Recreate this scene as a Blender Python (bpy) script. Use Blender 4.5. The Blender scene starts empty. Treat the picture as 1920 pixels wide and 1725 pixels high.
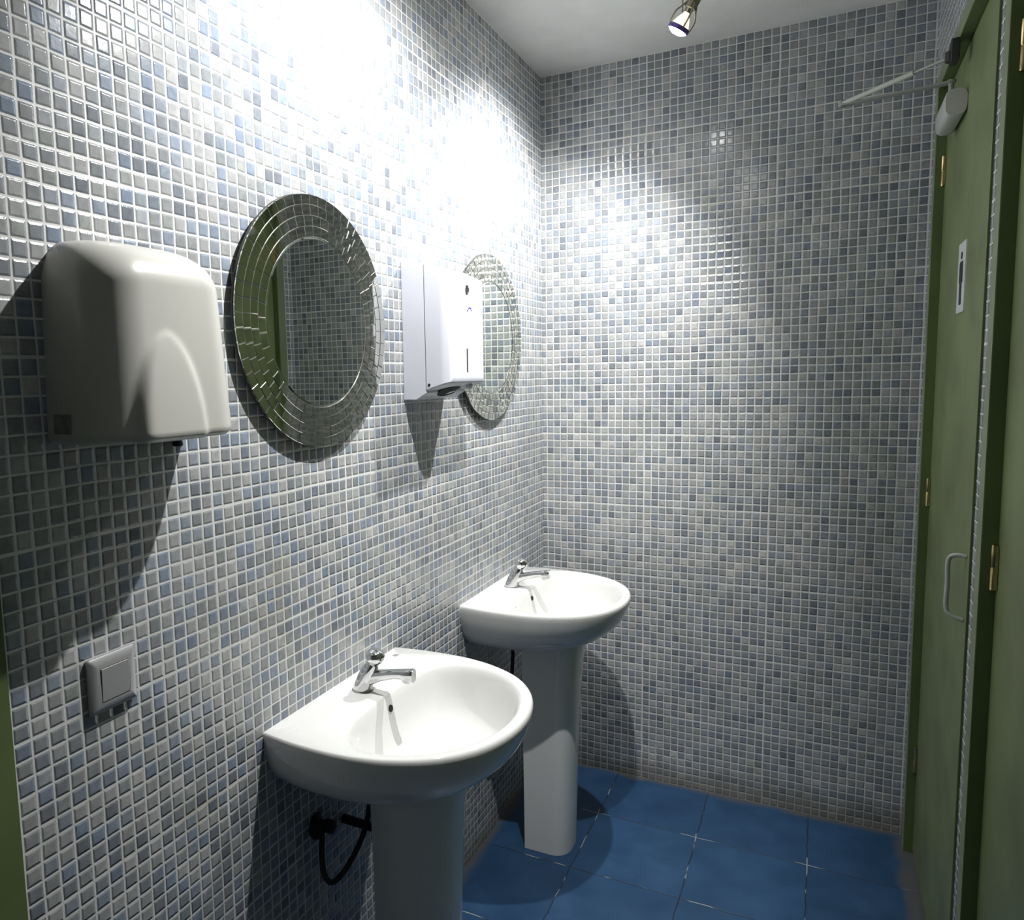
import bpy, bmesh, math, random
from mathutils import Vector, Matrix
R = random.Random(7)
scene = bpy.context.scene
COL = scene.collection
PI = math.pi

# ------------------------------------------------------------------ camera
cam_d = bpy.data.cameras.new('camera')
cam_d.sensor_fit = 'HORIZONTAL'; cam_d.sensor_width = 36.0
cam_d.lens = 1406.4 / 1920 * 36
cam_d.shift_x = (960 - 814.55) / 1920
cam_d.shift_y = (859.5 - 862.5) / 1920
cam_d.clip_start = 0.01
cam = bpy.data.objects.new('camera', cam_d); COL.objects.link(cam)
cam.matrix_world = Matrix(((0.88762767, -0.02916738, 0.45963723, 0.91622),
                           (0.46000605, 0.1051556, -0.88166702, -2.63102),
                           (-0.02261751, 0.99402795, 0.10675619, 1.46167),
                           (0, 0, 0, 1)))
scene.camera = cam
# ------------------------------------------------------------------ exposure, world
scene.view_settings.view_transform = 'Standard'
scene.view_settings.look = 'None'
scene.view_settings.exposure = 0.0
scene.view_settings.gamma = 1.0
w = bpy.data.worlds.new('world'); scene.world = w
w.use_nodes = True
w.node_tree.nodes['Background'].inputs[0].default_value = (0.8, 0.85, 0.7, 1)
w.node_tree.nodes['Background'].inputs[1].default_value = 0.0

# spot lamps of the ceiling track: (lens position, aim, watts)
SPOTS = [((0.550, -0.500, 2.350), (0.0, -0.410, 1.530), ((84, 120, 0.74), (4, 165, 0.6))),
         ((0.585, -1.330, 2.370), (0.0, -1.215, 1.600), ((88, 120, 0.70), (4, 165, 0.6)))]
SPOT_RGB = (1.0, 1.0, 0.985)
def spot_light(pos, aim, watts, cone, blend, parent):
    L = bpy.data.lights.new('spot', 'SPOT')
    L.energy = watts; L.color = SPOT_RGB; L.spot_size = math.radians(cone); L.spot_blend = blend
    L.shadow_soft_size = 0.012
    o = bpy.data.objects.new('lamp_light', L); COL.objects.link(o)
    d = (Vector(aim) - Vector(pos)).normalized()
    o.parent = parent
    o.matrix_world = Matrix.Translation(Vector(pos) + d * 0.016) @ d.to_track_quat('-Z', 'Y').to_matrix().to_4x4()
    return o

# ------------------------------------------------------------------ node helpers
class NT:
    def __init__(s, name):
        s.m = bpy.data.materials.new(name); s.m.use_nodes = True
        s.t = s.m.node_tree; s.n = s.t.nodes; s.l = s.t.links
        s.b = s.n['Principled BSDF']
    def node(s, typ, **kw):
        n = s.n.new(typ)
        for k, v in kw.items(): setattr(n, k, v)
        return n
    def put(s, sock, v):
        if v is None: return
        if hasattr(v, 'is_output') or isinstance(v, bpy.types.NodeSocket): s.l.new(v, sock)
        else: sock.default_value = v
    def math(s, op, a, b=None, c=None, clamp=False):
        n = s.node('ShaderNodeMath', operation=op); n.use_clamp = clamp
        s.put(n.inputs[0], a); s.put(n.inputs[1], b); s.put(n.inputs[2], c)
        return n.outputs[0]
    def smooth(s, v, lo, hi, a=0.0, b=1.0):
        n = s.node('ShaderNodeMapRange', interpolation_type='SMOOTHSTEP')
        s.put(n.inputs[0], v)
        for i, x in enumerate((lo, hi, a, b)): n.inputs[i + 1].default_value = x
        return n.outputs[0]
    def noise(s, vec, scale, detail=3, rough=0.55, dist=0.0):
        n = s.node('ShaderNodeTexNoise'); s.put(n.inputs['Vector'], vec)
        n.inputs['Scale'].default_value = scale; n.inputs['Detail'].default_value = detail
        n.inputs['Roughness'].default_value = rough; n.inputs['Distortion'].default_value = dist
        return n.outputs[0]
    def ramp(s, v, stops, interp='LINEAR'):
        n = s.node('ShaderNodeValToRGB'); n.color_ramp.interpolation = interp
        e = n.color_ramp.elements
        while len(e) > 1: e.remove(e[-1])
        e[0].position = stops[0][0]; e[0].color = (*stops[0][1], 1)
        for p, c in stops[1:]:
            x = e.new(p); x.color = (*c, 1)
        s.put(n.inputs[0], v); return n.outputs[0]
    def mix(s, f, a, b, mode='MIX'):
        n = s.node('ShaderNodeMix', data_type='RGBA', blend_type=mode)
        s.put(n.inputs[0], f)
        for i, v in ((6, a), (7, b)):
            if isinstance(v, tuple): v = (*v, 1) if len(v) == 3 else v
            s.put(n.inputs[i], v)
        return n.outputs[2]
    def bump(s, h, strength, dist):
        n = s.node('ShaderNodeBump'); n.inputs['Strength'].default_value = strength
        n.inputs['Distance'].default_value = dist; s.put(n.inputs['Height'], h)
        s.l.new(n.outputs[0], s.b.inputs['Normal']); return n
    def set(s, **kw):
        for k, v in kw.items():
            k = k.replace('_', ' ')
            if isinstance(v, tuple) and len(v) == 3: v = (*v, 1)
            s.put(s.b.inputs[k], v)
        return s.m

P = 0.025   # tile pitch
def tile_mat(name, axis, uoff, useam, blue=0.45):
    """glass mosaic 25 mm pitch; factory sheets of 16 x 10 with slightly wider joints"""
    t = NT(name)
    g = t.node('ShaderNodeNewGeometry')
    sp = t.node('ShaderNodeSeparateXYZ'); t.l.new(g.outputs['Position'], sp.inputs[0])
    u = t.math('DIVIDE', t.math('SUBTRACT', sp.outputs[axis], uoff), P)
    v = t.math('DIVIDE', sp.outputs['Z'], P)
    # slight wobble of the hand laid joints
    wob = t.noise(g.outputs['Position'], 9.0, 1)
    wob = t.math('MULTIPLY', t.math('SUBTRACT', wob, 0.5), 0.16)
    u = t.math('ADD', u, wob); v = t.math('ADD', v, wob)
    fu = t.math('FLOOR', u); fv = t.math('FLOOR', v)
    ru = t.math('SUBTRACT', u, fu); rv = t.math('SUBTRACT', v, fv)
    def edge(r, f, seam, period):
        a = r; b = t.math('SUBTRACT', 1.0, r)
        # wider at sheet seams
        m0 = t.math('FLOORED_MODULO', t.math('SUBTRACT', f, seam), period)
        s0 = t.math('LESS_THAN', m0, 0.5); s1 = t.math('GREATER_THAN', m0, period - 1.5)
        a = t.math('SUBTRACT', a, t.math('MULTIPLY', s0, 0.035))
        b = t.math('SUBTRACT', b, t.math('MULTIPLY', s1, 0.035))
        return t.math('MINIMUM', a, b)
    d = t.math('SMOOTH_MIN', edge(ru, fu, useam, 16.0), edge(rv, fv, 0.0, 10.0), 0.06)
    jit = t.noise(g.outputs['Position'], 160.0, 2)
    d = t.math('ADD', d, t.math('MULTIPLY', t.math('SUBTRACT', jit, 0.5), 0.035))
    mask = t.smooth(d, 0.048, 0.070)
    cb = t.node('ShaderNodeCombineXYZ'); t.put(cb.inputs[0], fu); t.put(cb.inputs[1], fv)
    cb.inputs[2].default_value = ord(axis) * 1.0
    wn = t.node('ShaderNodeTexWhiteNoise', noise_dimensions='3D'); t.l.new(cb.outputs[0], wn.inputs[0])
    ws = t.node('ShaderNodeSeparateColor'); t.l.new(wn.outputs['Color'], ws.inputs[0])
    clump = t.noise(g.outputs['Position'], 3.2, 2)
    r1 = t.math('ADD', t.math('MULTIPLY', ws.outputs[0], 0.86),
                t.math('MULTIPLY', t.math('SUBTRACT', clump, 0.5), 0.55), None, True)
    base = t.ramp(r1, [(0.0, (0.150, 0.165, 0.190)), (0.10, (0.190, 0.205, 0.225)), (0.30, (0.238, 0.248, 0.256)),
                       (0.55, (0.290, 0.297, 0.298)), (0.80, (0.340, 0.345, 0.348)), (0.93, (0.42, 0.42, 0.41)),
                       (1.0, (0.52, 0.505, 0.455))])
    hue = t.mix(t.smooth(ws.outputs[1], 0.50, 1.0, 0.0, blue), base, (0.190, 0.235, 0.310))
    hue = t.mix(t.smooth(ws.outputs[2], 0.80, 1.0, 0.0, 0.35), hue, (0.26, 0.29, 0.265))
    # marbling inside the glass, different in every tile
    off = t.node('ShaderNodeVectorMath', operation='MULTIPLY_ADD')
    t.l.new(wn.outputs['Color'], off.inputs[0]); off.inputs[1].default_value = (3, 3, 3); t.l.new(g.outputs['Position'], off.inputs[2])
    mb = t.noise(off.outputs[0], 55.0, 3, 0.6, 0.6)
    hue = t.mix(1.0, hue, t.ramp(mb, [(0.25, (0.88, 0.89, 0.91)), (0.75, (1.30, 1.28, 1.26))]), 'MULTIPLY')
    gn = t.noise(g.outputs['Position'], 6.0, 4)
    grout = t.ramp(gn, [(0.30, (0.58, 0.58, 0.54)), (0.55, (0.70, 0.70, 0.69))])
    yel = t.smooth(t.noise(g.outputs['Position'], 4.3, 3), 0.60, 0.72, 0.0, 0.45)
    grout = t.mix(yel, grout, (0.52, 0.49, 0.33))
    colr = t.mix(mask, grout, hue)
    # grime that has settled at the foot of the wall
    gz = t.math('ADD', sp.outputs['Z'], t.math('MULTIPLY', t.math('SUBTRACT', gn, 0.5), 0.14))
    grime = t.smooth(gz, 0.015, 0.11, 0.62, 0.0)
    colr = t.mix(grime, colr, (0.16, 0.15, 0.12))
    t.put(t.b.inputs['Base Color'], colr)
    t.put(t.b.inputs['Roughness'], t.math('ADD', t.math('MULTIPLY', mask, -0.40), 0.56))
    t.b.inputs['Specular IOR Level'].default_value = 0.5
    # relief: pillowed tiles, each seated at its own small tilt
    h = t.smooth(d, 0.03, 0.20)
    tilt = t.math('ADD', t.math('MULTIPLY', t.math('SUBTRACT', ws.outputs[1], 0.5), ru),
                  t.math('MULTIPLY', t.math('SUBTRACT', ws.outputs[2], 0.5), rv))
    h = t.math('ADD', h, t.math('MULTIPLY', tilt, 0.35))
    h = t.math('ADD', h, t.math('MULTIPLY', t.noise(g.outputs['Position'], 90.0, 2), 0.12))
    t.bump(h, 0.8, 0.0014)
    return t.m

M = {}
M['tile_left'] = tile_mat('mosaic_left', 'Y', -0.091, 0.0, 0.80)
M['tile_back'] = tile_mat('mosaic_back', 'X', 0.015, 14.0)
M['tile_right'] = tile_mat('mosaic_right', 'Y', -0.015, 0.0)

def ceiling_mat():
    t = NT('ceiling_paint'); g = t.node('ShaderNodeNewGeometry')
    n = t.noise(g.outputs['Position'], 5.0, 5)
    t.put(t.b.inputs['Base Color'], t.ramp(n, [(0.35, (0.70, 0.70, 0.67)), (0.6, (0.78, 0.78, 0.755))]))
    t.b.inputs['Roughness'].default_value = 0.8
    t.bump(t.noise(g.outputs['Position'], 120.0, 3), 0.2, 0.001)
    return t.m
M['ceiling'] = ceiling_mat()

def floor_mat():
    t = NT('blue_floor_tile'); g = t.node('ShaderNodeNewGeometry')
    sp = t.node('ShaderNodeSeparateXYZ'); t.l.new(g.outputs['Position'], sp.inputs[0])
    wob = t.math('MULTIPLY', t.math('SUBTRACT', t.noise(g.outputs['Position'], 14.0, 2), 0.5), 0.012)
    u = t.math('DIVIDE', t.math('ADD', t.math('SUBTRACT', sp.outputs[0], -0.030), wob), 0.313)
    v = t.math('DIVIDE', t.math('ADD', t.math('SUBTRACT', sp.outputs[1], 0.021), wob), 0.3085)
    def dist(a):
        f = t.math('FRACT', a); return t.math('MINIMUM', f, t.math('SUBTRACT', 1.0, f))
    d = t.math('MINIMUM', dist(u), dist(v))
    line = t.smooth(d, 0.003, 0.0065, 1.0, 0.0)
    cb = t.node('ShaderNodeCombineXYZ'); t.put(cb.inputs[0], t.math('FLOOR', u)); t.put(cb.inputs[1], t.math('FLOOR', v))
    wn = t.node('ShaderNodeTexWhiteNoise', noise_dimensions='3D'); t.l.new(cb.outputs[0], wn.inputs[0])
    n = t.noise(g.outputs['Position'], 7.0, 5, 0.6)
    c = t.ramp(n, [(0.30, (0.0115, 0.048, 0.115)), (0.55, (0.0150, 0.060, 0.143)), (0.75, (0.021, 0.071, 0.165))])
    c = t.mix(1.0, c, t.ramp(wn.outputs['Value'], [(0.0, (0.82, 0.84, 0.86)), (1.0, (1.12, 1.1, 1.08))]), 'MULTIPLY')
    # joints: mostly dark with dirt, in places still white
    wl = t.smooth(t.noise(g.outputs['Position'], 8.5, 2), 0.53, 0.60)
    jc = t.mix(wl, (0.008, 0.018, 0.035), (0.30, 0.31, 0.28))
    c = t.mix(line, c, jc)
    # dirt along the walls
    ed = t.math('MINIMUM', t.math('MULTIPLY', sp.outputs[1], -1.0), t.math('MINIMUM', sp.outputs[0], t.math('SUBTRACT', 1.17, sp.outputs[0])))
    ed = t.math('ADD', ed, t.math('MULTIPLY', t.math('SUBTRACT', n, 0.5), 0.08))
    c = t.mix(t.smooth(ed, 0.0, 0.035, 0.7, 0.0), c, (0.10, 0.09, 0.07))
    t.put(t.b.inputs['Base Color'], c)
    t.put(t.b.inputs['Roughness'], t.smooth(n, 0.3, 0.7, 0.38, 0.55))
    t.bump(t.math('MULTIPLY', line, -1.0), 0.6, 0.001)
    return t.m
M['floor'] = floor_mat()

def simple(name, col, rough, metal=0.0, spec=0.5, var=0.0, scale=8.0, bump=0.0, coat=0.0):
    t = NT(name); g = t.node('ShaderNodeNewGeometry')
    n = t.noise(g.outputs['Position'], scale, 4)
    a = tuple(max(0, c * (1 - var)) for c in col); b = tuple(c * (1 + var) for c in col)
    t.put(t.b.inputs['Base Color'], t.ramp(n, [(0.3, a), (0.7, b)]))
    t.b.inputs['Roughness'].default_value = rough; t.b.inputs['Metallic'].default_value = metal
    t.b.inputs['Specular IOR Level'].default_value = spec
    t.b.inputs['Coat Weight'].default_value = coat
    if bump: t.bump(t.noise(g.outputs['Position'], scale * 12, 2), 0.3, bump)
    return t.m
M['door'] = simple('green_door_paint', (0.175, 0.215, 0.095), 0.42, var=0.22, scale=5.0)
M['frame'] = simple('green_frame_paint', (0.100, 0.140, 0.050), 0.5, var=0.15, scale=6.0)
M['casing'] = simple('pale_casing_paint', (0.215, 0.25, 0.155), 0.55, var=0.12, scale=9.0)  # paler, greyer green for the front faces of the door frames
M['gap'] = simple('gap_shade', (0.01, 0.012, 0.01), 0.9)
M['porcelain'] = simple('white_porcelain', (0.72, 0.72, 0.70), 0.07, var=0.015, scale=3, coat=0.3)
M['dryer'] = simple('cream_enamel', (0.55, 0.54, 0.50), 0.30, var=0.02, scale=4)
M['dispenser'] = simple('white_enamel_steel', (0.62, 0.625, 0.70), 0.28, var=0.01)
M['chrome'] = simple('chrome', (0.70, 0.70, 0.71), 0.09, metal=1.0, var=0.03, scale=60)
M['brass'] = simple('brass', (0.62, 0.50, 0.26), 0.25, metal=1.0, var=0.1, scale=60)
M['oldbrass'] = simple('tarnished_brass', (0.30, 0.22, 0.12), 0.4, metal=1.0, var=0.2, scale=60)
M['black'] = simple('black_rubber', (0.012, 0.012, 0.011), 0.55)
M['darkhole'] = simple('dark_opening', (0.01, 0.01, 0.01), 0.8)
M['silver'] = simple('silver_plastic', (0.42, 0.42, 0.43), 0.28, metal=0.35, var=0.02)
M['mirror'] = simple('mirror_glass', (0.66, 0.70, 0.66), 0.0, metal=1.0)
M['mosaicm'] = simple('mirror_mosaic_glass', (0.66, 0.67, 0.61), 0.045, metal=1.0, var=0.06, scale=40)
M['mirrorgrout'] = simple('silver_mirror_joint', (0.46, 0.46, 0.42), 0.30, metal=0.6, var=0.1, scale=90)
M['backing'] = simple('dark_mirror_backing', (0.03, 0.033, 0.028), 0.6)
M['whiteplastic'] = simple('white_plastic', (0.52, 0.52, 0.50), 0.30, var=0.04, scale=20)
M['greymetal'] = simple('grey_closer_metal', (0.36, 0.36, 0.33), 0.35, metal=0.3, var=0.05, scale=20)
M['signwhite'] = simple('sign_white', (0.72, 0.73, 0.72), 0.3)
M['signblack'] = simple('sign_black', (0.015, 0.015, 0.02), 0.4)
M['logoblue'] = simple('logo_blue', (0.05, 0.06, 0.45), 0.4)
M['label'] = simple('dark_label', (0.26, 0.26, 0.24), 0.5, var=0.3, scale=60)
M['greymark'] = simple('grey_mark', (0.30, 0.30, 0.29), 0.3)
M['nickel'] = simple('spot_nickel', (0.40, 0.36, 0.28), 0.28, metal=1.0, var=0.1, scale=50)
M['violet'] = simple('violet_coated_glass', (0.16, 0.12, 0.42), 0.15, metal=0.5)
M['handle'] = simple('white_coated_handle', (0.50, 0.52, 0.46), 0.3, var=0.05, scale=30)
def emit(name, col, s):
    t = NT(name); t.set(Base_Color=col, Emission_Color=col, Emission_Strength=s); return t.m
M['lens'] = emit('lit_lamp_lens', (1.0, 0.98, 0.99), 60.0)
M['hotglass'] = emit('glowing_reflector_back', (1.0, 0.90, 0.72), 1.1)

# ------------------------------------------------------------------ mesh helpers
def obj(name, bm, m, parent=None, smooth=False, loc=None, bev=0.0, angle=40):
    me = bpy.data.meshes.new(name)
    bmesh.ops.recalc_face_normals(bm, faces=bm.faces)
    if smooth:
        for f in bm.faces: f.smooth = True
        ang = math.radians(angle)
        for e in bm.edges:
            if len(e.link_faces) == 2 and e.calc_face_angle(0) > ang: e.smooth = False
    bm.to_mesh(me); bm.free()
    me.materials.append(m)
    o = bpy.data.objects.new(name, me); COL.objects.link(o)
    if parent: o.parent = parent
    if loc: o.location = loc
    if bev:
        b = o.modifiers.new('bevel', 'BEVEL'); b.width = bev; b.segments = 3; b.limit_method = 'ANGLE'
        b.angle_limit = math.radians(35)
        for p in me.polygons: p.use_smooth = True
        me.update()
        wn = o.modifiers.new('wn', 'WEIGHTED_NORMAL'); wn.keep_sharp = True
    return o
def empty(name, loc=(0, 0, 0)):
    o = bpy.data.objects.new(name, None); COL.objects.link(o); o.location = loc; o.empty_display_size = 0.05
    return o
def tag(o, label, cat, group=None):
    o['label'] = label; o['category'] = cat
    if group: o['group'] = group
    return o
def struct(o): o['kind'] = 'structure'; return o
def box(bm, x0, x1, y0, y1, z0, z1):
    v = [bm.verts.new((x, y, z)) for x in (x0, x1) for y in (y0, y1) for z in (z0, z1)]
    for f in ((0, 1, 3, 2), (4, 6, 7, 5), (0, 4, 5, 1), (2, 3, 7, 6), (0, 2, 6, 4), (1, 5, 7, 3)):
        bm.faces.new([v[i] for i in f])
    return bm
def B(*a):
    bm = bmesh.new(); box(bm, *a); return bm
def loft(bm, rings, cap0=True, cap1=True, closed=True):
    vs = [[bm.verts.new(p) for p in r] for r in rings]
    n = len(vs[0])
    for a, b in zip(vs, vs[1:]):
        for i in range(n if closed else n - 1):
            j = (i + 1) % n
            bm.faces.new((a[i], a[j], b[j], b[i]))
    if cap0: bm.faces.new(list(reversed(vs[0])))
    if cap1: bm.faces.new(vs[-1])
    return bm
def frame_of(d):
    d = Vector(d).normalized()
    up = Vector((0, 0, 1)) if abs(d.z) < 0.9 else Vector((0, 1, 0))
    a = d.cross(up).normalized(); b = a.cross(d).normalized()
    return a, b
def lathe(bm, origin, axis, prof, n=32, cap0=True, cap1=True):
    """prof: list of (distance along axis, radius)"""
    o = Vector(origin); d = Vector(axis).normalized(); a, b = frame_of(d)
    rings = [[o + d * t + (a * math.cos(2 * PI * i / n) + b * math.sin(2 * PI * i / n)) * max(r, 1e-5) for i in range(n)] for t, r in prof]
    return loft(bm, rings, cap0, cap1)
def sph(bm, c, r, n=16):
    return lathe(bm, Vector(c) - Vector((0, 0, r)), (0, 0, 1), [(r - r * math.cos(PI * k / 10), r * math.sin(PI * k / 10)) for k in range(11)], n)
def tube(bm, pts, r, n=12, sx=1.0, sy=1.0):
    """swept tube through pts (Catmull-Rom smoothed by caller); r may be a list"""
    pts = [Vector(p) for p in pts]
    rings = []; a = None
    for i, p in enumerate(pts):
        d = (pts[min(i + 1, len(pts) - 1)] - pts[max(i - 1, 0)]).normalized()
        if a is None: a, b = frame_of(d)
        else:
            a = (a - d * a.dot(d)).normalized(); b = d.cross(a).normalized() * -1
            b = a.cross(d).normalized()
        rr = r[i] if isinstance(r, (list, tuple)) else r
        rings.append([p + a * math.cos(2 * PI * k / n) * rr * sx + b * math.sin(2 * PI * k / n) * rr * sy for k in range(n)])
    return loft(bm, rings)
def spline(pts, k=8):
    pts = [Vector(p) for p in pts]; out = []
    for i in range(len(pts) - 1):
        p0 = pts[max(i - 1, 0)]; p1 = pts[i]; p2 = pts[i + 1]; p3 = pts[min(i + 2, len(pts) - 1)]
        for j in range(k):
            t = j / k
            out.append(0.5 * ((2 * p1) + (-p0 + p2) * t + (2 * p0 - 5 * p1 + 4 * p2 - p3) * t * t + (-p0 + 3 * p1 - 3 * p2 + p3) * t ** 3))
    out.append(pts[-1]); return out
def prism_x(bm, yz, x0, x1):
    return loft(bm, [[(x0, y, z) for y, z in yz], [(x1, y, z) for y, z in yz]])

# ------------------------------------------------------------------ the room
W_, H_ = 1.17, 2.5
Y0 = -3.1
struct(obj('floor', B(-0.2, W_ + 0.25, Y0 - 0.1, 0.1, -0.1, 0.0), M['floor']))
struct(obj('ceiling', B(-0.2, W_ + 0.25, Y0 - 0.1, 0.1, H_, H_ + 0.1), M['ceiling']))
struct(obj('wall_back', B(-0.12, W_ + 0.12, 0.0, 0.1, 0.0, H_), M['tile_back']))
bm = B(-0.1, 0.0, -2.073, 0.0, 0.0, H_)
box(bm, -0.1, 0.0, -2.92, -2.073, 2.12, H_); box(bm, -0.1, 0.0, Y0, -2.92, 0.0, H_)
struct(obj('wall_left', bm, M['tile_left']))
struct(obj('wall_front', B(-0.12, W_ + 0.12, Y0 - 0.1, Y0, 0.0, H_), M['tile_back']))
# right wall: strip by the corner, lintels, the narrow pier between the doors, the rest
DT = 2.250
bm = B(W_, W_ + 0.12, -0.045, 0.0, 0.0, H_)
box(bm, W_, W_ + 0.12, -0.950, -0.045, DT, H_)
box(bm, W_, W_ + 0.12, -1.000, -0.950, 0.0, H_)
box(bm, W_, W_ + 0.12, -1.90, -1.000, DT, H_)
box(bm, W_, W_ + 0.12, Y0, -1.90, 0.0, H_)
struct(obj('wall_right', bm, M['tile_right']))

JW = 0.047   # width of a door jamb
XL = 1.191   # plane of the door leaves
def door(name, yf, yn, leaf_n, hz, leaf_f=None, hinge_m=None):
    d = struct(empty(name, (XL, (yf + yn) / 2, 0)))
    d_inv = Matrix.Translation(-d.location)
    def part(nm, bm, m, **k):
        bm.transform(d_inv); return obj(nm, bm, m, d, **k)
    xf = W_ - 0.003
    bm = B(xf + .001, W_ + 0.11, yf - JW, yf, 0.0, DT - 0.004)                 # far jamb
    box(bm, xf + .001, W_ + 0.11, yn, yf, DT - 0.040, DT - 0.001)                 # head
    box(bm, XL + 0.004, W_ + 0.11, yn, yn + 0.012, 0.0, DT - 0.04)        # near jamb, kept back from the pier
    part('door_frame', bm, M['frame'])
    bm = B(xf, xf + .0008, yf - JW + .002, yf, 0.0, DT - .002); part('casing_face', bm, M['casing'])
    bm = B(xf, xf + .0008, yn + .001, yf - JW + .002, DT - .038, DT - .002); part('casing_face', bm, M['casing'])
    lf = yf - JW - 0.001
    leaf = part('door_leaf', B(XL, XL + 0.040, leaf_n, lf, 0.012, DT - 0.045), M['door'], bev=0.0015)
    part('gap_shade_panel', B(XL + 0.045, XL + 0.06, yn + 0.013, yf - JW - 0.001, 0.0, DT - 0.041), M['gap'])  # near-black panel: shade of the gap beside the leaf, put into its colour
    for z in hz:
        bm = bmesh.new()
        hy, hx = yf - JW - 0.006, XL - 0.005
        lathe(bm, (hx, hy, z - 0.041), (0, 0, 1), [(0, 0.002), (0.001, 0.0055), (0.039, 0.0055), (0.040, 0.0048), (0.042, 0.0048), (0.043, 0.0055), (0.081, 0.0055), (0.082, 0.002)], 14)
        box(bm, hx, hx + 0.004, hy - 0.010, hy + 0.0, z - 0.038, z + 0.038)
        part('hinge', bm, hinge_m or M['brass'], smooth=True)
    return d, d_inv
d1, inv1 = door('door_1', -0.045, -0.950, -0.775, (1.992, 1.105, 0.30))
bm = bmesh.new()
xb, yb = XL - 0.030, -0.735
tube(bm, spline([(XL, yb - 0.012, 1.062), (XL - 0.018, yb - 0.006, 1.063), (xb, yb, 1.050), (xb, yb, 1.00), (xb, yb, 0.945), (XL - 0.018, yb - 0.006, 0.930), (XL, yb - 0.012, 0.925)], 8), 0.0048, 12)
bm.transform(inv1); obj('door_handle', bm, M['handle'], d1, smooth=True)
d2, inv2 = door('door_2', -1.000, -1.900, -1.860, (1.975, 1.112, 0.30))
# door on the left by the camera
d3 = struct(empty('door_3', (-0.02, -2.5, 0)))
i3 = Matrix.Translation(-d3.location)
bm = B(-0.09, 0.012, -2.122, -2.074, 0.0, 2.119); box(bm, -0.09, 0.012, -2.919, -2.875, 0.0, 2.119); box(bm, -0.09, 0.012, -2.874, -2.123, 2.075, 2.119)
bm.transform(i3); obj('door_frame', bm, M['frame'], d3)
bm = B(-0.075, -0.035, -2.873, -2.124, 0.01, 2.073); bm.transform(i3); obj('door_leaf', bm, M['door'], d3)
bm = bmesh.new(); lathe(bm, (-0.035, -2.80, 1.02), (1, 0, 0), [(0, 0.022), (0.006, 0.022), (0.007, 0.009), (0.04, 0.009), (0.045, 0.02), (0.065, 0.024), (0.075, 0.012), (0.076, 0.001)], 20)
bm.transform(i3); obj('door_handle', bm, M['chrome'], d3, smooth=True)

# ------------------------------------------------------------------ washbasins
def outline(n=144):
    pts = [(0, -.247), (.05, -.2545), (.10, -.2585), (.16, -.2585), (.21, -.253), (.26, -.240), (.31, -.217), (.35, -.188), (.385, -.147), (.408, -.102), (.422, -.050), (.426, 0)]
    pts = pts + [(x, -y) for x, y in reversed(pts[:-1])]
    s = spline([(x, y, 0) for x, y in pts], 12)
    return s
def radial(poly, c, angs):
    """distance from c to poly for every angle (poly: closed list of 2-D points)"""
    out = []
    n = len(poly)
    for a in angs:
        dx, dy = math.cos(a), math.sin(a); best = 0
        for i in range(n):
            x1, y1 = poly[i][0] - c[0], poly[i][1] - c[1]; x2, y2 = poly[(i + 1) % n][0] - c[0], poly[(i + 1) % n][1] - c[1]
            ex, ey = x2 - x1, y2 - y1
            den = dx * ey - dy * ex
            if abs(den) < 1e-12: continue
            t = (x1 * ey - y1 * ex) / den; s = (x1 * dy - y1 * dx) / den
            if t > 0 and -1e-6 <= s <= 1 + 1e-6: best = max(best, t)
        out.append((c[0] + dx * best, c[1] + dy * best))
    return out
CB = (0.245, 0.0)
OUT = [(p.x, p.y) for p in outline()]
bowl_pts = [(.122, 0), (.1235, .05), (.127, .10), (.134, .150), (.150, .190), (.185, .216), (.235, .219), (.283, .205), (.330, .174), (.369, .124), (.393, .060), (.400, 0)]
bowl_pts = bowl_pts + [(x, -y) for x, y in reversed(bowl_pts[1:-1])]
BOWL = [(p.x, p.y) for p in spline([(x, y, 0) for x, y in bowl_pts + [bowl_pts[0]]], 8)][:-1]
NA = 160
angs = [2 * PI * i / NA for i in range(NA)]
for sgn in (1, -1):                       # put a sample exactly on the wall corners
    ca = math.atan2(sgn * .247, -CB[0]) % (2 * PI)
    k = min(range(NA), key=lambda i: abs(angs[i] - ca)); angs[k] = ca
O_R = radial(OUT, CB, angs); B_R = radial(BOWL, CB, angs)
def bowl_back(t, z):
    return [(CB[0] + (x - CB[0]) * t, y * t, z) for x, y in B_R]
def basin_mesh():
    bm = bmesh.new()
    rings = []
    for s, z in [(.40, .660), (.55, .662), (.66, .668), (.76, .680), (.85, .699), (.915, .721), (.955, .742), (.982, .768), (.995, .786), (1.0, .796), (.998, .802), (.992, .8062), (.982, .808)]:
        # the sides near the wall stay nearly vertical down to z .71
        ring = []
        for x, y in O_R:
            k = min(1.0, x / 0.20)
            sy = s if z > .72 else s * k + (1 - k) * max(s, 0.93 if z > .70 else s)
            ring.append((x * s, y * (s * 0.6 + sy * 0.4), z))
        rings.append(ring)
    def lerp(a, b, t, z): return [(p[0] + (q[0] - p[0]) * t, p[1] + (q[1] - p[1]) * t, z) for p, q in zip(a, b)]
    rim = bowl_back(1.035, .8080)
    rings.append(lerp(rings[-1], rim, 0.5, .8082))
    for t, z in [(1.025, .8076), (1.0, .8050), (.975, .7985), (.950, .787), (.92, .768), (.88, .745), (.82, .720), (.73, .698), (.60, .682), (.44, .672), (.25, .667), (.10, .665)]:
        rings.append(bowl_back(t, z))
    loft(bm, rings, True, True)
    return bm
def ped_ring(z, xb, xf, hy, n=28):
    # U section open to the wall: straight sides, rounded front
    r = hy * 0.82; pts = []
    for i in range(n + 1):
        a = -PI / 2 + PI * i / n
        ca, sa = math.cos(a), math.sin(a)
        ca2 = math.copysign(abs(ca) ** 0.75, ca); sa2 = math.copysign(abs(sa) ** 0.75, sa)
        pts.append((xf - r + r * ca2, hy * sa2, z))
    return [(xb, -hy, z)] + pts + [(xb, hy, z)]
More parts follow.
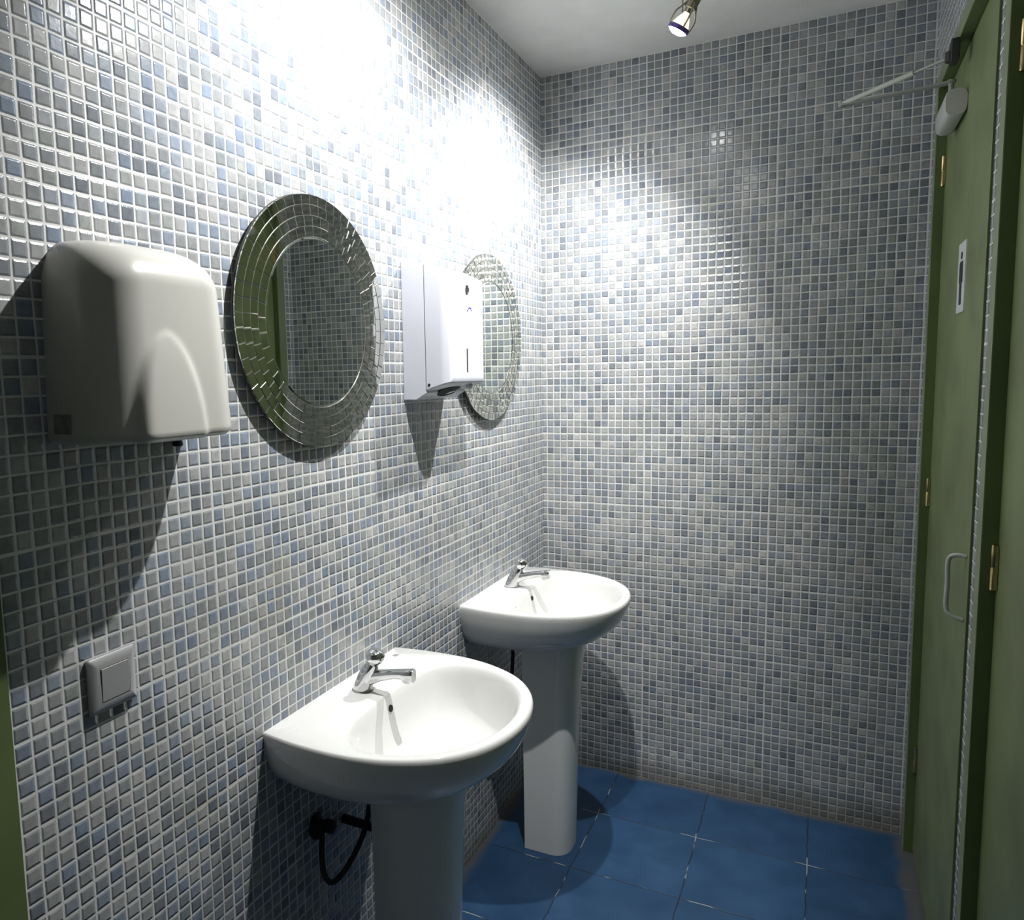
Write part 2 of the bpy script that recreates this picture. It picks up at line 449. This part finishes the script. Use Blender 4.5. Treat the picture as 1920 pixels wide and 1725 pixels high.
def ped_mesh():
    bm = bmesh.new(); outer = []; inner = []
    for z, xb, xf, hy in [(0, .127, .262, .0760), (.05, .127, .263, .0760), (.30, .126, .270, .0765), (.50, .125, .279, .0775), (.60, .124, .286, .0790), (.670, .123, .298, .085)]:
        outer.append(ped_ring(z, xb, xf, hy)); inner.append(ped_ring(z, xb, xf - 0.010, hy - 0.009))
    ring = [o + list(reversed(i)) for o, i in zip(outer, inner)]
    loft(bm, ring)
    return bm
def tap_parts(parent):
    bx = 0.064
    bm = bmesh.new()
    # body: leaning, flared at the foot
    rings = []
    for x, z, rx, ry in [(bx, .8082, .0215, .0210), (bx, .812, .0220, .0215), (bx + .004, .822, .0215, .0208), (bx + .010, .836, .0208, .0198), (bx + .016, .850, .0190, .0180), (bx + .022, .862, .0160, .0155), (bx + .026, .869, .0125, .0125)]:
        rings.append([(x + rx * math.cos(2 * PI * i / 28), ry * math.sin(2 * PI * i / 28), z + 0.22 * rx * -math.cos(2 * PI * i / 28) * (z - .808) / .06) for i in range(28)])
    loft(bm, rings)
    # spout: flattened bar, slightly rising, outlet turned down
    sec = []
    for x, zt, zb, hw in [(bx + .008, .852, .816, .0150), (bx + .026, .853, .824, .0135), (bx + .048, .857, .835, .0120), (bx + .080, .8635, .8455, .0110), (bx + .098, .867, .8475, .0108), (bx + .103, .868, .8405, .0108), (bx + .121, .8715, .8400, .0106), (bx + .1240, .870, .844, .0098)]:
        r = []
        for i in range(20):
            a = 2 * PI * i / 20
            c = math.copysign(abs(math.cos(a)) ** 0.55, math.cos(a)); s = math.copysign(abs(math.sin(a)) ** 0.55, math.sin(a))
            r.append((x, c * hw, (zt + zb) / 2 + s * (zt - zb) / 2))
        sec.append(r)
    loft(bm, sec)
    tap = obj('tap', bm, M['chrome'], parent, smooth=True, angle=50)
    bm = bmesh.new()
    ax = (0.30, 0, 0.95)
    lathe(bm, (bx + .0265, 0, .8665), ax, [(-.003, .0115), (.003, .0120), (.009, .0165), (.014, .0200), (.020, .0207), (.026, .0190), (.031, .0150), (.0335, .0090), (.0345, .001)], 28)
    obj('push_knob', bm, M['chrome'], tap, smooth=True, angle=60)
    bm = bmesh.new(); lathe(bm, (bx, 0, .8078), (0, 0, 1), [(0, .0235), (.001, .0240), (.002, .0225)], 28)
    obj('tap_gasket', bm, M['greymark'], tap, smooth=True)
    return tap
BM_, PM_ = None, None
def make_basin(yc, label, hdy=0.0):
    root = tag(empty('washbasin', (0.0, yc, 0.0)), label, 'washbasin', 'white pedestal washbasins along the mosaic wall')
    obj('basin', basin_mesh(), M['porcelain'], root, smooth=True, angle=50)
    obj('pedestal', ped_mesh(), M['porcelain'], root, smooth=True, angle=50)
    tap_parts(root)
    bm = bmesh.new()      # overflow: a short dark recess with its rim in the back of the bowl
    lathe(bm, (0.1316, 0, 0.778), (1, 0, 0.22), [(-.008, .0072), (.0, .0072), (.0006, .0066)], 20)
    obj('overflow_hole', bm, M['darkhole'], root, smooth=True)
    bm = bmesh.new(); lathe(bm, (0.245, 0, 0.6645), (0, 0, 1), [(0, .03), (.002, .031), (.0035, .028), (.003, .018), (.001, .016)], 28)
    obj('drain', bm, M['chrome'], root, smooth=True)
    bm = bmesh.new()
    tube(bm, spline([(.085, -.020, .66), (.085, -.020, .60), (.082, -.026, .54), (.076, -.050, .495), (.070, -.095, .462), (.064, -.134, .455), (.056, -.150, .478), (.048, -.146, .515), (.038, -.130, .535), (.022, -.110, .548), (-.0005, -.100, .548)], 8), 0.0058, 10)
    bm.transform(Matrix.Translation((0, hdy, 0)))
    obj('supply_hose', bm, M['black'], root, smooth=True)
    bm = bmesh.new()
    lathe(bm, (-.001, -.100, .548), (1, 0, 0), [(0, .020), (.003, .020), (.004, .010), (.028, .010), (.029, .014), (.045, .014), (.046, .002)], 16)
    lathe(bm, (.022, -.100, .548), (0, -1, 0), [(0, .006), (.022, .006), (.023, .014), (.034, .014), (.035, .003)], 14)
    bm.transform(Matrix.Translation((0, hdy, 0)))
    obj('shut_off_valve', bm, M['black'], root, smooth=True)
    bm = bmesh.new()
    tube(bm, spline([(.20, 0, .655), (.195, 0, .60), (.19, .0, .54), (.165, 0, .505), (.13, 0, .500), (.06, 0, .500), (-.0005, 0, .500)], 8), .010, 14)
    lathe(bm, (.180, 0, .475), (0, 0, 1), [(0, .016), (.002, .020), (.05, .020), (.052, .016)], 18)
    obj('waste_trap', bm, M['black'], root, smooth=True)
    return root
b1 = make_basin(-1.347, 'near white washbasin on a pedestal below the larger-looking round mirror, its tap at the left')
b1['label'] = 'nearer white pedestal washbasin, below the round mirror beside the hand dryer'
b2 = make_basin(-0.492, 'farther white pedestal washbasin, in the corner by the back wall', -0.032)
bm = B(.022, .034, .19, .203, .8079, .8086)
obj('maker_mark', bm, M['greymark'], b1)

# ------------------------------------------------------------------ hand dryer
def dryer():
    root = tag(empty('hand_dryer', (0.0, -1.8625, 1.385)), 'cream automatic hand dryer with rounded cover on the wall above the light switch', 'hand dryer')
    yc = 0.0; hw = 0.1225; D = 0.131
    NZ, NU = 64, 96
    HT = 0.270
    rings = []
    for k in range(NZ + 1):
        q = k / NZ
        z = HT * (1 - (1 - q) ** 1.6) if q < 1 else HT
        # inset of the rounded top
        rt = 0.060
        a = max(0.0, (z - (HT - rt)) / rt); ins = rt * (1 - math.sqrt(max(0, 1 - a * a)))
        rb = 0.006
        ab = max(0.0, (rb - z) / rb); insb = rb * (1 - math.sqrt(max(0, 1 - ab * ab)))
        w_ = hw - ins * 0.62 - insb - 0.010 * (z / HT); dd = D - ins * 1.25 - insb - 0.012 * (z / HT)
        dd = max(dd, 0.02)
        r = min(0.060, dd * 0.9, w_ * 0.9)
        # path: left wall foot -> left side -> rounded -> front -> rounded -> right side -> wall foot
        segs = [(dd - r), r * PI / 2, 2 * (w_ - r), r * PI / 2, (dd - r)]
        tot = sum(segs); ring = []
        for i in range(NU + 1):
            t = tot * i / NU
            if t < segs[0]: p = (t, -w_); nrm = (0, -1)
            elif t < segs[0] + segs[1]:
                an = (t - segs[0]) / r; p = (dd - r + r * math.sin(an), -w_ + r - r * math.cos(an)); nrm = (math.sin(an), -math.cos(an))
            elif t < sum(segs[:3]): p = (dd, -w_ + r + t - sum(segs[:2])); nrm = (1, 0)
            elif t < sum(segs[:4]):
                an = (t - sum(segs[:3])) / r; p = (dd - r + r * math.cos(an), w_ - r + r * math.sin(an)); nrm = (math.cos(an), math.sin(an))
            else: p = (tot - t, w_); nrm = (0, 1)
            # cowl over the outlet: an arch standing proud of the lower front
            yy = p[1]; h = 0.150
            half = 0.066 * math.sqrt(max(0.0, 1 - (z / h) ** 2)) if z < h else 0
            bul = 0.0
            if half > 0 and p[0] > 0.05:
                e = half - abs(yy + 0.026)
                bul = max(0.0, min(1.0, e / 0.020)); bul = bul * bul * (3 - 2 * bul) * 0.012 * (1 - z / h) ** 0.5
            ring.append((p[0] + nrm[0] * bul, p[1] + nrm[1] * bul, z))
        rings.append(ring)
    bm = bmesh.new(); loft(bm, rings, True, True)
    obj('cover', bm, M['dryer'], root, smooth=True, angle=60)
    bm = B(0.0, 0.012, -0.040, 0.112, -0.006, 0.0); obj('back_plate', bm, M['black'], root)
    bm = bmesh.new(); lathe(bm, (0.010, 0.096, -0.018), (1, 0, 0), [(-.010, .0045), (0, .0045), (.004, .0045), (.006, .002)], 14)
    obj('screw', bm, M['black'], root, smooth=True)
    bm = bmesh.new(); lathe(bm, (0.095, 0, 0.002), (0, 0, -1), [(0, .022), (.003, .022), (.003, .018), (.001, .018)], 24)
    obj('nozzle', bm, M['black'], root, smooth=True)
    obj('rating_label', B(0.016, 0.048, -0.1234, -0.1220, 0.014, 0.040), M['label'], root)
    return root
dryer()

# ------------------------------------------------------------------ round mirrors
def mirror(yc, zc, label):
    root = tag(empty('round_mirror', (0.0, yc, zc)), label, 'mirror', 'round mirrors with mirror mosaic borders')
    rr = 0.2475; ri = 0.167
    X = 0.0145
    bm = bmesh.new(); lathe(bm, (0.0, 0, 0), (1, 0, 0), [(0.0, .17), (0.008, .17), (0.0085, rr - .003), (0.010, rr), (X - .002, rr), (X - .001, rr - .0008)], 128)
    obj('backing_board', bm, M['backing'], root, smooth=True, angle=30)
    bm = bmesh.new(); n = 128
    loft(bm, [[(x, r * math.cos(2 * PI * i / n), r * math.sin(2 * PI * i / n)) for i in range(n)] for x, r in ((X - .0012, rr - .0022), (X + .0018, rr - .0022), (X + .0018, ri - .001), (X - .0012, ri - .001))], False, False)
    b2_ = bmesh.new()
    obj('grout_ring', bm, M['mirrorgrout'], root, smooth=True, angle=30); b2_.free()
    # inner glass with a ground bevel
    bm = bmesh.new()
    lathe(bm, (0, 0, 0), (1, 0, 0), [(X - .001, ri - .0012), (X + .0026, ri - .0012), (X + .0038, ri - .0040)], 128)
    obj('mirror_glass', bm, M['mirror'], root, smooth=True, angle=5)
    bm = bmesh.new(); rings = 4; dr = (rr - ri) / rings
    for k in range(rings):
        r0 = ri + k * dr + .0006; r1 = ri + (k + 1) * dr - .0006
        cnt = int(round(2 * PI * (r0 + r1) / 2 / 0.0265)); ph = R.random() * 6
        for j in range(cnt):
            g = .0006 / r0
            wj = R.uniform(-.12, .12) / cnt
            a0 = ph + 2 * PI * j / cnt + g; a1 = ph + 2 * PI * (j + 1) / cnt - g
            base = X + .0016; th = .0022
            tx, ty = R.gauss(0, .0030), R.gauss(0, .0030)
            ac = (a0 + a1) / 2; rc = (r0 + r1) / 2
            cy, cz = rc * math.cos(ac), rc * math.sin(ac)
            q0, q1 = [], []
            for (r, a) in ((r0, a0), (r1, a0), (r1, ac), (r1, a1), (r0, a1), (r0, ac)):
                y, z = r * math.cos(a), r * math.sin(a)
                q0.append((base - .001, y, z))
                ins = 0.0007
                y2 = y + (cy - y) * ins / (dr / 2); z2 = z + (cz - z) * ins / (dr / 2)
                q1.append((base + th, y2, z2, y, z))
            mid = [(base + th - .0007 + tx * (y - cy) + ty * (z - cz), y, z) for _, _, _, y, z in q1]
            top = [(base + th + tx * (y2 - cy) + ty * (z2 - cz), y2, z2) for _, y2, z2, _, _ in q1]
            loft(bm, [q0, mid, top], False, True)
    obj('mosaic_border', bm, M['mosaicm'], root)
    return root
mirror(-1.386, 1.575, 'round mirror with mosaic border between the hand dryer and the towel dispenser')
mirror(-0.514, 1.577, 'round mirror with mosaic border partly hidden behind the white towel dispenser')

# ------------------------------------------------------------------ towel dispenser
def dispenser():
    y0, y1 = -1.030, -0.808
    root = tag(empty('paper_towel_dispenser', (0.0, (y0 + y1) / 2, 1.409)), 'white lockable metal paper towel dispenser between the two round mirrors', 'towel dispenser')
    hw = (y1 - y0) / 2; D = 0.125; H = 0.333
    # back housing
    def prof(hw, x_b, x_f, zs):
        pass
    bm = bmesh.new()
    side = [(0, 0), (.036, 0), (.0635, .016), (.0635, H - .008), (0, H)]
    loft(bm, [[(x, -hw + .0012, z) for x, z in side], [(x, hw - .0012, z) for x, z in side]])
    obj('housing', bm, M['dispenser'], root, bev=0.002)
    # cover: wraps the front with rounded upright corners
    def ring(x0, xf, z_of, r, n=10, w=hw):
        pts = [(x0, -w)]
        for i in range(n + 1):
            a = PI / 2 * i / n; pts.append((xf - r + r * math.sin(a), -w + r - r * math.cos(a)))
        for i in range(n + 1):
            a = PI / 2 * i / n; pts.append((xf - r + r * math.cos(a), w - r + r * math.sin(a)))
        pts.append((x0, w))
        return [(x, y, z_of(x)) for x, y in pts]
    zb = lambda x: .022 + (x - .0645) * .30
    zt = lambda x: H - .008 - (x - .0645) * .50
    bm = bmesh.new()
    rings = []
    for t in (0, .012, .05, .5, .95, .988, 1.0):
        ins = .0025 if t in (0, 1.0) else 0
        rings.append(ring(.0645, D - ins, lambda x, t=t: zb(x) + (zt(x) - zb(x)) * t, .022, w=hw - ins))
    loft(bm, rings, True, True)
    obj('cover', bm, M['dispenser'], root, smooth=True, angle=35)
    # hinge seam: thin dark line round the cover edge on the near side
    bm = bmesh.new(); box(bm, .0636, .0644, -hw + .0004, -hw + .004, .026, H - .04)
    obj('seam', bm, M['black'], root)
    for (x, z) in ((.072, .036), ):
        bm = bmesh.new(); lathe(bm, (x, -hw - .0015, z), (0, 1, 0), [(0, .002), (.0005, .0035), (.003, .0035)], 12); obj('rivet', bm, M['black'], root, smooth=True)
    # lock, level window and logo on the front face
    def fr(y, z): return (D, y - root.location.y, z - root.location.z)
    bm = bmesh.new(); c = fr(-.921, 1.676)
    lathe(bm, (D - .002, c[1], c[2]), (1, 0, 0), [(0, .0115), (.0035, .0115), (.0045, .0100), (.0045, .0085), (.003, .0080)], 24)
    lk = obj('lock', bm, M['chrome'], root, smooth=True)
    bm = bmesh.new(); lathe(bm, (D + .0008, c[1], c[2]), (1, 0, 0), [(0, .0078), (.0008, .0078)], 20); obj('keyhole', bm, M['darkhole'], lk)
    c = fr(-.924, 1.5030)
    bm = bmesh.new(); pts = []
    for i in range(24):
        a = 2 * PI * i / 24; pts.append((c[1] + .0032 * math.cos(a), c[2] + (.0265 if math.sin(a) > 0 else -.0265) + .0032 * math.sin(a)))
    prism_x(bm, pts, D - .001, D + .0006); obj('level_window', bm, M['darkhole'], root)
    # small blue script mark
    bm = bmesh.new(); c = fr(-.906, 1.629)
    def dab(y, z, ry, rz, tilt=0):
        p = [(c[1] + y + ry * math.cos(a) * math.cos(tilt) - rz * math.sin(a) * math.sin(tilt), c[2] + z + ry * math.cos(a) * math.sin(tilt) + rz * math.sin(a) * math.cos(tilt)) for a in [2 * PI * i / 12 for i in range(12)]]
        prism_x(bm, p, D - .0005, D + .0006)
    dab(-.012, -.004, .0028, .0026); dab(-.003, .002, .0055, .0014, .5); dab(-.005, .004, .0040, .0012, 1.3); dab(.003, .0035, .005, .0013, -.2); dab(.008, .002, .0045, .0011, 1.1); dab(.011, -.002, .003, .0011, -.5)
    obj('logo', bm, M['logoblue'], root)
    # paper mouth underneath
    bm = bmesh.new()
    sl = .30
    pts = [(.070 + .022 * math.cos(a), .050 * math.sin(a)) for a in [2 * PI * i / 32 for i in range(32)]]
    loft(bm, [[(x, y, (.0222 + (x - .0635) * sl if x > .0635 else .016 - (.0635 - x) * .55) - .0022 - d) for x, y in pts] for d in (-.004, .0)])
    obj('paper_opening', bm, M['darkhole'], root)
    bm = bmesh.new(); sph(bm, (.102, .052, .030), .0095, 14); obj('chin_tab', bm, M['dispenser'], root, smooth=True)
dispenser()

# ------------------------------------------------------------------ light switch
root = tag(empty('light_switch', (0, -1.9165, 1.035)), 'square silver light switch on the mosaic wall below the hand dryer', 'light switch')
def rsq(hw, hh, r, x, n=6):
    p = []
    for cx, cy, a0 in ((hw - r, hh - r, 0), (-hw + r, hh - r, PI / 2), (-hw + r, -hh + r, PI), (hw - r, -hh + r, 1.5 * PI)):
        for i in range(n + 1):
            a = a0 + PI / 2 * i / n; p.append((x, cx + r * math.cos(a), cy + r * math.sin(a)))
    return p
bm = bmesh.new()
loft(bm, [rsq(.039, .0405, .003, 0), rsq(.0405, .0415, .003, .004), rsq(.040, .041, .003, .0075), rsq(.036, .037, .003, .0110), rsq(.0295, .0285, .001, .0125)], True, True)
obj('switch_frame', bm, M['silver'], root, smooth=True, angle=30)
bm = bmesh.new()
def rk(x, hw, hh, n=10):
    p = []
    for i in range(n + 1): t = -1 + 2 * i / n; p.append((x, hw + .003 * (1 - t * t), hh * t))
    for i in range(n + 1): t = 1 - 2 * i / n; p.append((x, -hw, hh * t))
    return p
loft(bm, [rk(.0118, .0240, .0250), rk(.0127, .0240, .0250)])
obj('rocker_gap', bm, M['darkhole'], root)
bm = bmesh.new(); r1 = [(x + .0008 * (z / .025), y, z) for x, y, z in rk(.0136, .0232, .0242)]
r0 = rk(.0120, .0234, .0244); loft(bm, [r0, r1])
obj('rocker', bm, M['silver'], root, bev=0.0006)

# ------------------------------------------------------------------ door closer and sign on door 1
root = tag(empty('door_closer', (XL, -0.40, 2.13)), 'grey and white door closer with folded arms at the top of the far green door', 'door closer')
inv = Matrix.Translation(-root.location)
bm = bmesh.new(); rings = []
for y, s in ((-.246, .55), (-.252, .85), (-.264, 1.0), (-.432, 1.0), (-.440, .95)):
    r = []
    for i in range(24):
        a = 2 * PI * i / 24; c = math.copysign(abs(math.cos(a)) ** .6, math.cos(a)); s_ = math.copysign(abs(math.sin(a)) ** .6, math.sin(a))
        r.append((XL - .0225 + .022 * c * (s if c < 0 else 1), y, 2.076 + .031 * s_ * s))
    rings.append(r)
loft(bm, rings); bm.transform(inv); obj('closer_body', bm, M['whiteplastic'], root, smooth=True, angle=60)
elb = Vector((0.933, -0.285, 2.158))
piv = Vector((XL - .024, -0.350, 2.147))
bm = bmesh.new(); lathe(bm, (piv.x, piv.y, 2.112), (0, 0, 1), [(0, .006), (.032, .006), (.033, .010), (.040, .010), (.041, .004)], 18)
bm.transform(inv); obj('spindle', bm, M['greymetal'], root, smooth=True)
def bar(a, b, w, h):
    a = Vector(a); b = Vector(b); d = (b - a).normalized(); s = Vector((-d.y, d.x, 0)).normalized() * w; u = Vector((0, 0, h))
    bm = bmesh.new(); loft(bm, [[p + s + u, p - s + u, p - s - u, p + s - u] for p in (a, b)]); return bm
bm = bar(piv, elb + Vector((0, 0, -.004)), .011, .0025); bm.transform(inv); obj('main_arm', bm, M['greymetal'], root, bev=.001)
brk = Vector((1.150, -0.455, 2.172))
mid = elb + (brk - elb) * .70
bm = bmesh.new(); tube(bm, [elb, elb + (mid - elb) * .5, mid], .0062, 12); bm.transform(inv); obj('forearm_tube', bm, M['handle'], root, smooth=True)
bm = bmesh.new(); tube(bm, [mid, (mid + brk) / 2, brk], .0035, 10); bm.transform(inv); obj('forearm_rod', bm, M['greymetal'], root, smooth=True)
bm = bmesh.new(); lathe(bm, elb + Vector((0, 0, -.010)), (0, 0, 1), [(0, .004), (.001, .0085), (.018, .0085), (.019, .004)], 14); bm.transform(inv); obj('elbow_joint', bm, M['greymetal'], root, smooth=True)
bm = bmesh.new(); box(bm, 1.150, W_ - .003, -.478, -.432, 2.158, 2.206); lathe(bm, (1.152, -.455, 2.160), (0, 0, 1), [(0, .004), (.001, .012), (.024, .012), (.025, .004)], 16)
bm.transform(inv); obj('bracket', bm, M['backing'], root, bev=.002)

root = tag(empty('toilet_sign', (XL, -0.495, 1.665)), 'small white sign with a black standing figure on the far green door', 'sign')
bm = bmesh.new(); loft(bm, [rsq(.052, .080, .004, 0), rsq(.052, .080, .004, -.003)]); obj('sign_plate', bm, M['signwhite'], root)
bm = bmesh.new()
def flat(yz): prism_x(bm, yz, -.0029, -.0042)
flat([(.0085 * math.cos(2 * PI * i / 20), .050 + .0085 * math.sin(2 * PI * i / 20)) for i in range(20)])
flat([(-.019, .036), (.019, .036), (.022, .030), (.022, -.012), (.0155, -.012), (.0155, .020), (-.0155, .020), (-.0155, -.012), (-.022, -.012), (-.022, .030)])
flat([(-.0135, .022), (.0135, .022), (.0125, -.062), (.002, -.062), (.001, -.012), (-.001, -.012), (-.002, -.062), (-.0125, -.062)])
obj('pictogram', bm, M['signblack'], root)

# ------------------------------------------------------------------ ceiling spotlights
tr = tag(empty('track_spotlight', (0.580, -0.9, 2.5)), 'ceiling spotlight track with a lit halogen spot aimed at the mosaic wall', 'spotlight')
inv = Matrix.Translation(-tr.location)
bm = B(.567, .593, -1.60, -.47, 2.476, 2.4995); bm.transform(inv); obj('track', bm, M['nickel'], tr, bev=.002)
for pos, aim, beams in SPOTS:
    p = Vector(pos); d = (Vector(aim) - p).normalized(); a, b = frame_of(d)
    hd = None
    # reflector bowl of the lamp, open towards the aim
    bm = bmesh.new(); lathe(bm, p, d, [(-.040, .008), (-.030, .013), (-.020, .0185), (-.010, .0230), (-.004, .0245), (.0, .0250)], 28, True, False)
    bm.transform(inv); hd = obj('lamp_reflector', bm, M['hotglass'], tr, smooth=True)
    bm = bmesh.new(); lathe(bm, p, d, [(-.0055, .0250), (-.006, .0285), (.0045, .0290), (.0050, .0262), (.001, .0258)], 32, False, False)
    bm.transform(inv); obj('lamp_ring', bm, M['violet'], hd, smooth=True)
    bm = bmesh.new(); lathe(bm, p, d, [(.0, .0238), (.0050, .0238), (.0090, .020), (.0125, .012), (.0135, .001)], 28)
    bm.transform(inv); obj('lamp_lens', bm, M['lens'], hd, smooth=True)
    # open cage of bent rods, socket and yoke
    bm = bmesh.new()
    for k in range(4):
        an = PI / 4 + k * PI / 2; e = a * math.cos(an) + b * math.sin(an)
        tube(bm, spline([p - d * .004 + e * .029, p - d * .030 + e * .030, p - d * .050 + e * .020, p - d * .066 + e * .013], 6), .0022, 8)
    lathe(bm, p - d * .082, d, [(0, .010), (.002, .0155), (.030, .0155), (.032, .012), (.042, .009)], 20)
    bm.transform(inv); obj('lamp_cage', bm, M['nickel'], hd, smooth=True)
    bm = bmesh.new()
    q = p - d * .066
    tube(bm, spline([q + b * .0 + a * .018, q + a * .024 + Vector((0, 0, .02)), Vector((.580, p.y - .04, 2.46)) + a * .012, Vector((.580, p.y - .04, 2.478))], 6), .003, 8)
    tube(bm, spline([q - a * .018, q - a * .024 + Vector((0, 0, .02)), Vector((.580, p.y - .04, 2.46)) - a * .012, Vector((.580, p.y - .04, 2.478))], 6), .003, 8)
    tube(bm, [p + a * .030, (p + a * .030) + Vector((0, 0, .05)), (p + a * .030) + Vector((0, 0, .13))], .002, 8)
    bm.transform(inv); obj('yoke', bm, M['nickel'], hd, smooth=True)
    for wt, cn, bl in beams:
        s = spot_light(pos, aim, wt, cn, bl, tr)
        s.matrix_parent_inverse = Matrix.Identity(4)
        s.matrix_basis = inv @ (Matrix.Translation(p + d * 0.024) @ d.to_track_quat('-Z', 'Y').to_matrix().to_4x4())
